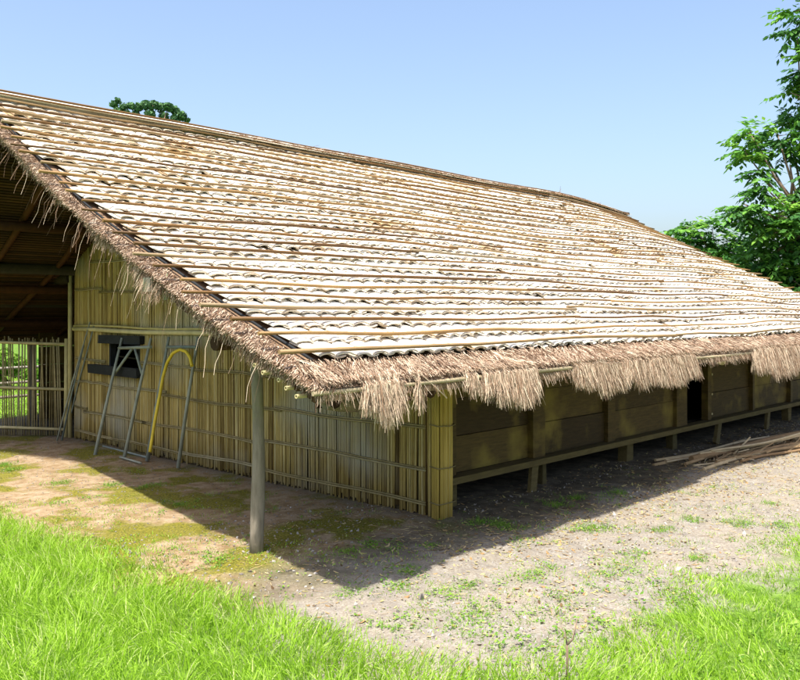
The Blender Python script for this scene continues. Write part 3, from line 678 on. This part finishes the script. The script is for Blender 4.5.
# ------------------------------------------------------------------ ground cover
def grass():
    m = MB()
    def field(N, x0, x1, y0, y1, dens):
        x = rng.uniform(x0, x1, N); y = rng.uniform(y0, y1, N); k_ = rng.random(N) < dens(x, y); return x[k_], y[k_]
    def dens(x, y):
        d = lawn_signed(x, y); nz = vnoise(x, y, 1.8, 51); n2_ = vnoise(x, y, 5, 52)
        rightish = ss(x-y, 0.5, 4)
        core = ss(d+(nz-.5)*.7+(n2_-.5)*.25, -.05, .35)
        patch = ss(nz*.6+n2_*.5, .50, .72)*ss(d, -1.9, -.1)*.5
        thin = 1-rightish*ss(1.6-d, 0, 1.2)*(1-ss(nz*.5+n2_*.5, .42, .62))*.75
        return np.clip(np.maximum(core*thin, patch), 0, 1)
    x, y = field(430000, -6.5, 5.5, -5.5, 6.5, dens)
    dc = np.hypot(x-CAM[0], y-CAM[1]); k_ = (dc > 2.2) & ((dc < 9) | (rng.random(len(x)) < .6)); x, y, dc = x[k_], y[k_], dc[k_]
    N = len(x); d = lawn_signed(x, y); tall = ss(d, -.1, .7)*(1-.62*ss(x-y, .8, 3.2))*(.6+.6*vnoise(x, y, 1.5, 61))
    cl = vnoise(x, y, 6, 62); th = vnoise(x, y, 2.2, 63)*12; lean = .25+.7*rng.random(N)
    D = np.stack([np.cos(th)*lean*.5+rng.normal(size=N)*.32, np.sin(th)*lean*.5+rng.normal(size=N)*.32, np.ones(N)], 1)
    L = (.045+.20*tall)*rng.uniform(.5, 1.15, N)
    ti = np.clip(rng.normal(size=N)*.2+.42+.25*(cl-.5), 0, .9); ti = np.where(rng.random(N) < .09, 1., ti)
    m.strands(np.stack([x, y, gz(x, y)-.005], 1), D, L, rng.uniform(.004, .0085, N), rng.uniform(.1, .8, N), 3, .85, ti)
    # beyond the house
    x, y = field(60000, -6, 8, 10.7, 20, lambda x, y: np.ones_like(x)); N = len(x)
    m.strands(np.stack([x, y, 0*x], 1), np.stack([rng.normal(size=N)*.4, rng.normal(size=N)*.4, np.ones(N)], 1), rng.uniform(.06, .18, N), .014, .4, 2, .8)
    return m.build('grass', 'grass', loc=(0, 0, 0))
tag(grass(), 'bright green lawn grass in the foreground and in patches on the gravel', 'grass', kind='stuff')

# small broad-leaved weeds
def weeds():
    m = MB(); lv = A([[0, 0, 0], [.5, .35, .12], [0, 1, .05], [-.5, .35, .12]]); F = A([[0, 1, 2, 3]])
    spots = [(350,553,1.),(388,549,1.),(372,546,.7),(410,575,1.1),(352,597,.8),(395,590,.9),(430,548,.7),(505,527,1.4),(520,545,.8),(480,522,.6),(590,528,1.4),(640,556,.8),(618,570,.8),(660,530,.6),(690,520,.7),(736,525,.9),(780,528,1.),(770,505,.5),(500,498,.8),(560,505,.7),(530,580,1.2),(548,572,.8),(470,585,.7),(440,600,1.),(395,630,1.),(455,628,.8),(475,615,.8),(150,487,1.),(110,486,.8),(60,483,.8),(90,500,.8),(178,505,.6),(60,505,.7),(215,565,1.),(205,558,.8),(440,520,.6),(575,498,.7),(620,492,.6),(600,577,.8),(680,600,1.),(0,465,1.2),(8,470,1.),(700,560,.6),(560,600,.7)]
    x, y, sz = [], [], []
    for (px, py, s_) in spots:
        p = G(px, py)
        for k_ in range(int(16*s_)): x.append(p[0]+random.gauss(0, .09*s_)); y.append(p[1]+random.gauss(0, .07*s_)); sz.append(s_*random.uniform(.5, 1))
    for k_ in range(260):
        p = G(random.uniform(470, 950), random.uniform(585, 700)); x.append(p[0]); y.append(p[1]); sz.append(random.uniform(.8, 1.8))
    for k_ in range(420):
        p = G(random.uniform(60, 900), random.uniform(470, 640))
        if p[1] > 0 and p[0] > 0: continue
        x.append(p[0]); y.append(p[1]); sz.append(random.uniform(.3, .7))
    x, y, sz = A(x), A(y), A(sz); k_ = ~((x > -.15) & (y > .0)); x, y, sz = x[k_], y[k_], sz[k_]
    for x_, y_, s_ in zip(x, y, sz):
        n = random.randint(5, 11); az = rng.uniform(0, 6.28, n); up = rng.uniform(.1, .9, n); L = rng.uniform(.009, .026, n)*(.6+s_*.5)
        Yx = np.stack([np.cos(az), np.sin(az), up], 1); Yx /= np.linalg.norm(Yx, axis=1)[:, None]; Xx = np.stack([-np.sin(az), np.cos(az), 0*az], 1); Zz = np.cross(Xx, Yx)
        C = A([x_, y_, 0])+np.stack([rng.normal(size=n)*.03, rng.normal(size=n)*.03, rng.uniform(.0, .025, n)*s_+float(gz(A([x_]), A([y_]))[0])], 1)
        m.inst(lv, F, C, Xx*L[:, None]*.8, Yx*L[:, None], Zz*L[:, None], rng.random(n))
    # tufts of thin grass among them
    N = 16000; k_ = rng.integers(0, len(x), N); B = np.stack([x[k_]+rng.normal(size=N)*.05, y[k_]+rng.normal(size=N)*.05, 0*x[k_]], 1)
    m.strands(B, np.stack([rng.normal(size=N)*.5, rng.normal(size=N)*.5, np.ones(N)], 1), rng.uniform(.02, .09, N), .004, .4, 2, .8)
    return m.build('weeds', 'weed', loc=(0, 0, 0))
tag(weeds(), 'small green weeds sprouting from the bare gravel and soil', 'weeds', kind='stuff')

def stones():
    m = MB(); V0 = A([[1,0,0],[-1,0,0],[0,1,0],[0,-1,0],[0,0,.7],[0,0,-.7],[.6,.6,.4],[-.6,-.6,.4]]); 
    F0 = A([[4,0,2],[4,2,1],[4,1,3],[4,3,0],[5,2,0],[5,1,2],[5,3,1],[5,0,3]])
    N = 26000; x = rng.uniform(-4, 11, N); y = rng.uniform(-5, 1.5, N); dn = ss(vnoise(x, y, 1.6, 71), .2, .7)*(lawn_signed(x, y) < .3); k_ = (rng.random(N) < dn*.9) & ~((x > 0) & (y > .1)); x, y = x[k_], y[k_]; N = len(x)
    r_ = .004+.012*rng.random(N)**4; r_ = np.where(rng.random(N) < .006, r_*2.2, r_)
    a = rng.normal(size=(N, 3)); a /= np.linalg.norm(a, axis=1)[:, None]; b_ = np.cross(a, rng.normal(size=(N, 3))); b_ /= np.linalg.norm(b_, axis=1)[:, None]; c = np.cross(a, b_)
    m.inst(V0, F0, np.stack([x, y, gz(x, y)+r_*.3], 1), a*r_[:, None]*1.4, b_*r_[:, None], c*r_[:, None], rng.random(N))
    x, y = rng.uniform(-4, 0, 6000), rng.uniform(0, 8, 6000); k_ = (lawn_signed(x, y) < .2) & (x < -.1); x, y = x[k_], y[k_]; N = len(x); r_ = .003+.008*rng.random(N)**3
    a = np.tile(A([1., 0, 0]), (N, 1)); b_ = np.tile(A([0, 1., 0]), (N, 1)); c = np.tile(A([0, 0, 1.]), (N, 1))
    m.inst(V0, F0, np.stack([x, y, gz(x, y)+r_*.3], 1), a*r_[:, None]*1.3, b_*r_[:, None], c*r_[:, None], rng.random(N)*.5)
    return m.build('gravel', 'stone', loc=(0, 0, 0))
tag(stones(), 'loose gravel and pebbles scattered on the bare ground', 'gravel', kind='stuff')
def litter():
    m = MB(); lv = A([[0,-1,0],[.55,-.2,.15],[.4,.5,.22],[0,1,.05],[-.4,.5,.22],[-.55,-.2,.15]]); F = A([[0,1,2,3],[0,3,4,5]])
    N = 26000; x = rng.uniform(-3, 11, N); y = rng.uniform(-4.2, 1.0, N); band = np.exp(-((y+.95)/.35)**2)*ss(x, -1.5, 0)
    dn = (.22+.9*band+.35*ss(vnoise(x, y, 1.3, 81), .5, .8))*ss(-lawn_signed(x, y), -.5, .2); k_ = (rng.random(N) < dn) & ~((x > 0) & (y > .4)); x, y = x[k_], y[k_]; N = len(x)
    az = rng.uniform(0, 6.28, N); L = rng.uniform(.008, .028, N)
    Y_ = np.stack([np.cos(az), np.sin(az), rng.normal(size=N)*.25], 1); X_ = np.stack([-np.sin(az), np.cos(az), rng.normal(size=N)*.25], 1); Z_ = np.cross(X_, Y_)
    m.inst(lv, F, np.stack([x, y, gz(x, y)+.006+.006*rng.random(N)], 1), X_*L[:, None]*.7, Y_*L[:, None], Z_*L[:, None], rng.random(N))
    N = 9000; x = rng.uniform(-3.5, 10, N); y = rng.uniform(-4, 1, N); dn = (.25+.6*ss(vnoise(x, y, 1.1, 83), .45, .75))*(lawn_signed(x, y) < .35); k_ = (rng.random(N) < dn) & ~((x > 0) & (y > .3)); x, y = x[k_], y[k_]; N = len(x)
    m.strands(np.stack([x, y, gz(x, y)+.006], 1), np.stack([rng.normal(size=N), rng.normal(size=N), rng.normal(size=N)*.1+.03], 1), rng.uniform(.02, .12, N), rng.uniform(.002, .005, N), 0., 2, .3)
    return m.build('leaf_litter', 'litter', loc=(0, 0, 0))
tag(litter(), 'dead leaves and straw bits strewn over the gravel below the eave', 'leaf litter', kind='stuff')
# bare forked twig in the grass
q = G(567, 684); tw = MB(); a = [q, q+A([.005, 0, .12]), q+A([0, .0, .21])]
tw.tube(a, [.009, .008, .007], 6, .2); tw.tube([a[2], a[2]+RT*.03+A([0, 0, .03]), a[2]+RT*.055+A([0, 0, .14])], [.006, .005, .003], 5, .3); tw.tube([a[2], a[2]-RT*.012+A([0, 0, .07])], [.005, .003], 5, .5)
ob = tw.build('forked_twig', 'bark'); tag(ob, 'bare brown forked twig standing upright in the foreground grass', 'twig')

# ------------------------------------------------------------------ trees
def fronds(m, C, out_, L, nl=6, lw=.44, droop=.28, tint=None):
    """pinnate leaves: C centres (N,3), out_ directions; leaflets in pairs along a drooping stalk"""
    N = len(C); D = out_/(np.linalg.norm(out_, axis=1)[:, None]+1e-9); S = np.cross(D, A([0, 0, 1.])); S /= np.linalg.norm(S, axis=1)[:, None]+1e-9
    lv = A([[0, 0, 0], [.5, .45, .0], [0, 1, -.12], [-.5, .45, .0]]); F = A([[0, 1, 2, 3]])
    if tint is None: tint = rng.random(N)
    for i in range(nl):
        t = .18+.82*i/(nl-1); p = C+D*(L*t)[:, None]; p[:, 2] -= droop*L*t*t
        for sgn in ((-1, 1) if i < nl-1 else (0,)):
            ax = D*(.55 if sgn else 1)+S*sgn*.85+A([0, 0, -1.])*(.15+.45*rng.random(N))[:, None]; ax += rng.normal(size=(N, 3))*.12; ax /= np.linalg.norm(ax, axis=1)[:, None]
            sx = np.cross(ax, A([0, 0, 1.])+rng.normal(size=(N, 3))*.35); sx /= np.linalg.norm(sx, axis=1)[:, None]+1e-9; zz = np.cross(sx, ax)
            ll = L*.38*(1-.35*abs(t-.5)); m.inst(lv, F, p, sx*(ll*lw*1.2)[:, None], ax*ll[:, None], zz*ll[:, None], np.clip(tint+rng.normal(size=N)*.12, 0, 1))
def frond_tree(name, label, clumps, base, fork, dep, tips, L, matn='leaf', extra=(), trunk_r=.16, group=None, dspread=1.0):
    root = thing(name, (base[0], base[1], 0), label, 'tree', group); cm = MB(); bm_ = MB(); tr = MB()
    fk = fork; bpts = [A([base[0], base[1], 0]), base*.5+fk*.5+A([.1, -.1, 0]), fk]; tr.tube(bpts, [trunk_r, trunk_r*.75, trunk_r*.5], 9); 
    for (px, py, rp) in clumps:
        c = P(px, py, dep+random.uniform(-1, 1)*dspread); r_ = rp*dep/850; n = max(3, int(tips*(rp/20)**1.6))
        mid_ = fk*.45+c*.55+A([0, 0, -.15*np.linalg.norm(c-fk)*.3]); bm_.tube([fk, mid_, c], [trunk_r*.28, trunk_r*.16, .012], 6)
        d = rng.normal(size=(n, 3)); d /= np.linalg.norm(d, axis=1)[:, None]; T = c+d*(r_*(.35+.75*rng.random(n)))[:, None]*A([1, 1, .8])
        for k_ in range(n):
            if k_ % 2 == 0: bm_.tube([c, (c+T[k_])/2, T[k_]], [.014, .01, .006], 4)
            nf = random.randint(5, 8); az = rng.uniform(0, 6.28, nf); o_ = np.stack([np.cos(az), np.sin(az), rng.uniform(-.5, .8, nf)], 1)+d[k_]*.6
            fronds(cm, np.tile(T[k_], (nf, 1)), o_, L*rng.uniform(.7, 1.15, nf), tint=np.full(nf, np.clip(.35+.35*d[k_][2]+random.gauss(0, .16), 0, 1)))
    tr.build('trunk', 'bark', root); bm_.build('branches', 'bark', root); cm.build('crown', matn, root); return root
DB = 20.5
cl = [(797,28,10),(812,8,18),(806,68,14),(800,96,12),(789,118,11),(800,136,13),(778,136,10),(762,148,11),(750,133,7),(745,152,8),(756,170,9),(764,186,7),(782,152,9),
      (744,204,10),(760,212,13),(778,214,12),(790,232,20),(765,236,18),(752,222,12),(785,250,26),(760,262,20),(800,262,26),(775,282,22),(745,272,15),(815,200,26),(830,170,34),(836,120,34),(845,240,40),(840,70,34),(870,100,40),(880,180,46),(885,30,40),(830,275,34),(850,-10,36),(890,250,44),(805,235,20),(806,290,24)]
random.seed(3)
frond_tree('leafy_tree', 'tall tree with drooping feathery leaflets at the right edge, behind the roof', cl, G(838, 390)*1.0, P(808, 225, DB), DB, 9, .55, trunk_r=.17, dspread=.9)
# its visible fork
root = bpy.data.objects['leafy_tree']; m = MB(); f0 = P(791, 198, DB); m.tube([P(808, 226, DB), f0], [.085, .07], 8); 
for (x, y, r_) in ((766, 170, .03), (790, 165, .03), (806, 178, .03), (775, 199, .015)): m.tube([f0, P((791+x)/2+2, (198+y)/2, DB), P(x, y, DB)], [.04, .03, r_*.6], 6)
m.build('fork', 'bark', root)
frond_tree('feathery_tree', 'small tree with flat layered feathery sprays showing just above the roof slope', [(700,234,9),(688,228,5),(712,229,6),(722,246,8),(735,240,8),(715,250,9),(742,255,10),(700,246,8),(730,262,12),(755,268,12),(690,243,6),(740,268,12),(765,280,14),(748,250,8)], G(722, 385), P(720, 270, 27.), 27., 9, .62, trunk_r=.10, dspread=.6)
# distant dense crowned tree over the left end of the ridge
def leafball_tree(name, label, clumps, dep, base, lsz, nper, matn, cat='tree', group=None, trunk=.3, fl=.75):
    root = thing(name, (base[0], base[1], 0), label, cat, group); cm = MB(); tr = MB(); c0 = None; bm_ = MB()
    V0 = A([[0, -.5, 0], [.45, 0, .1], [0, .5, 0], [-.45, 0, .1]]); F = A([[0, 1, 2, 3]]); cs = [P(px, py, dep+random.uniform(-1, 1)*rp*dep/850) for px, py, rp in clumps]; mean = np.mean(cs, 0); fk = mean*A([1, 1, .8])
    tr.tube([A([base[0], base[1], 0]), (A([base[0], base[1], 0])+fk)/2, fk], [trunk, trunk*.8, trunk*.6], 8)
    for c, (px, py, rp) in zip(cs, clumps):
        r_ = rp*dep/850; bm_.tube([fk, (fk+c)/2-A([0, 0, r_*.3]), c], [trunk*.4, trunk*.25, trunk*.08], 5); n = int(nper*(rp/8)**2)
        d = rng.normal(size=(n, 3)); d /= np.linalg.norm(d, axis=1)[:, None]; rad = r_*(.55+.5*rng.random(n)**.7)*(.8+.4*vnoise(d[:, 0]*3+px, d[:, 2]*3+py, 1.5, 5))
        T = c+d*rad[:, None]*A([1, 1, fl]); a = d+rng.normal(size=(n, 3))*.7; a /= np.linalg.norm(a, axis=1)[:, None]; u = np.cross(a, rng.normal(size=(n, 3))); u /= np.linalg.norm(u, axis=1)[:, None]; v = np.cross(a, u); s_ = lsz*rng.uniform(.6, 1.3, n)[:, None]
        cm.inst(V0, F, T, u*s_, v*s_, a*s_, np.clip(.45+rng.normal(size=n)*.22+.2*d[:, 2], 0, 1))
    tr.build('trunk', 'bark', root); bm_.build('branches', 'bark', root); cm.build('crown', matn, root); return root
leafball_tree('far_tree', 'distant dark rounded tree crown rising over the left part of the ridge', [(114,104,4),(118,101,3),(124,107,4),(131,106,4),(138,107,5),(145,105,5),(153,105,5),(161,108,5),(168,107,5),(175,111,5),(181,116,5),(187,120,3),(150,114,5),(164,117,5),(136,114,4),(118,111,4),(175,120,5),(127,113,3),(150,128,9),(165,134,8),(135,130,7),(180,132,6),(158,142,9),(143,142,7),(172,146,6)], 62., P(150, 300, 62.),   .27, 300, 'farleaf', fl=.85)
# shrubs past the porch, seen through the gate
leafball_tree('green_shrub', 'sunlit leafy shrub seen through the left half of the cane gate', [(2,362,16),(-22,358,20),(20,368,12),(-5,385,14),(-45,372,22),(32,374,9)], 21., G(-8, 396), .11, 700, 'weed', cat='shrub', trunk=.05)
leafball_tree('dark_shrub', 'darker leafy shrub standing behind the rail fence, right of the sunlit one', [(52,366,16),(76,362,18),(62,384,12),(100,372,20)], 24., G(70, 388), .11, 600, 'leaf', cat='shrub', trunk=.05)
leafball_tree('tall_shrub', 'dark bushy shrub at the far left beyond the porch', [(-90,350,34),(-130,360,34),(-70,372,24)], 24., G(-95, 392), .12, 300, 'leaf', cat='shrub', trunk=.07)

# low woodland far behind the house
def woods():
    m = MB(); V0 = A([[0, -.5, 0], [.45, 0, .1], [0, .5, 0], [-.45, 0, .1]]); F = A([[0, 1, 2, 3]])
    for px in range(-900, 1900, 14):
        dep = random.uniform(78, 100); h = random.uniform(2.2, 3.6); c = P(px+random.uniform(-6, 6), 310, dep); c[2] = h*.45; n = 90
        d = rng.normal(size=(n, 3)); d /= np.linalg.norm(d, axis=1)[:, None]; T = c+d*A([2.2, 2.2, h*.5])*rng.uniform(.7, 1.05, n)[:, None]
        a = d+rng.normal(size=(n, 3))*.6; a /= np.linalg.norm(a, axis=1)[:, None]; u = np.cross(a, rng.normal(size=(n, 3))); u /= np.linalg.norm(u, axis=1)[:, None]; v = np.cross(a, u); s_ = rng.uniform(.4, .9, n)[:, None]
        m.inst(V0, F, T, u*s_, v*s_, a*s_, rng.random(n))
    return m.build('far_woodland', 'farleaf', loc=(0, 0, 0))
tag(woods(), 'low dark woodland far behind the house', 'woodland', kind='stuff')
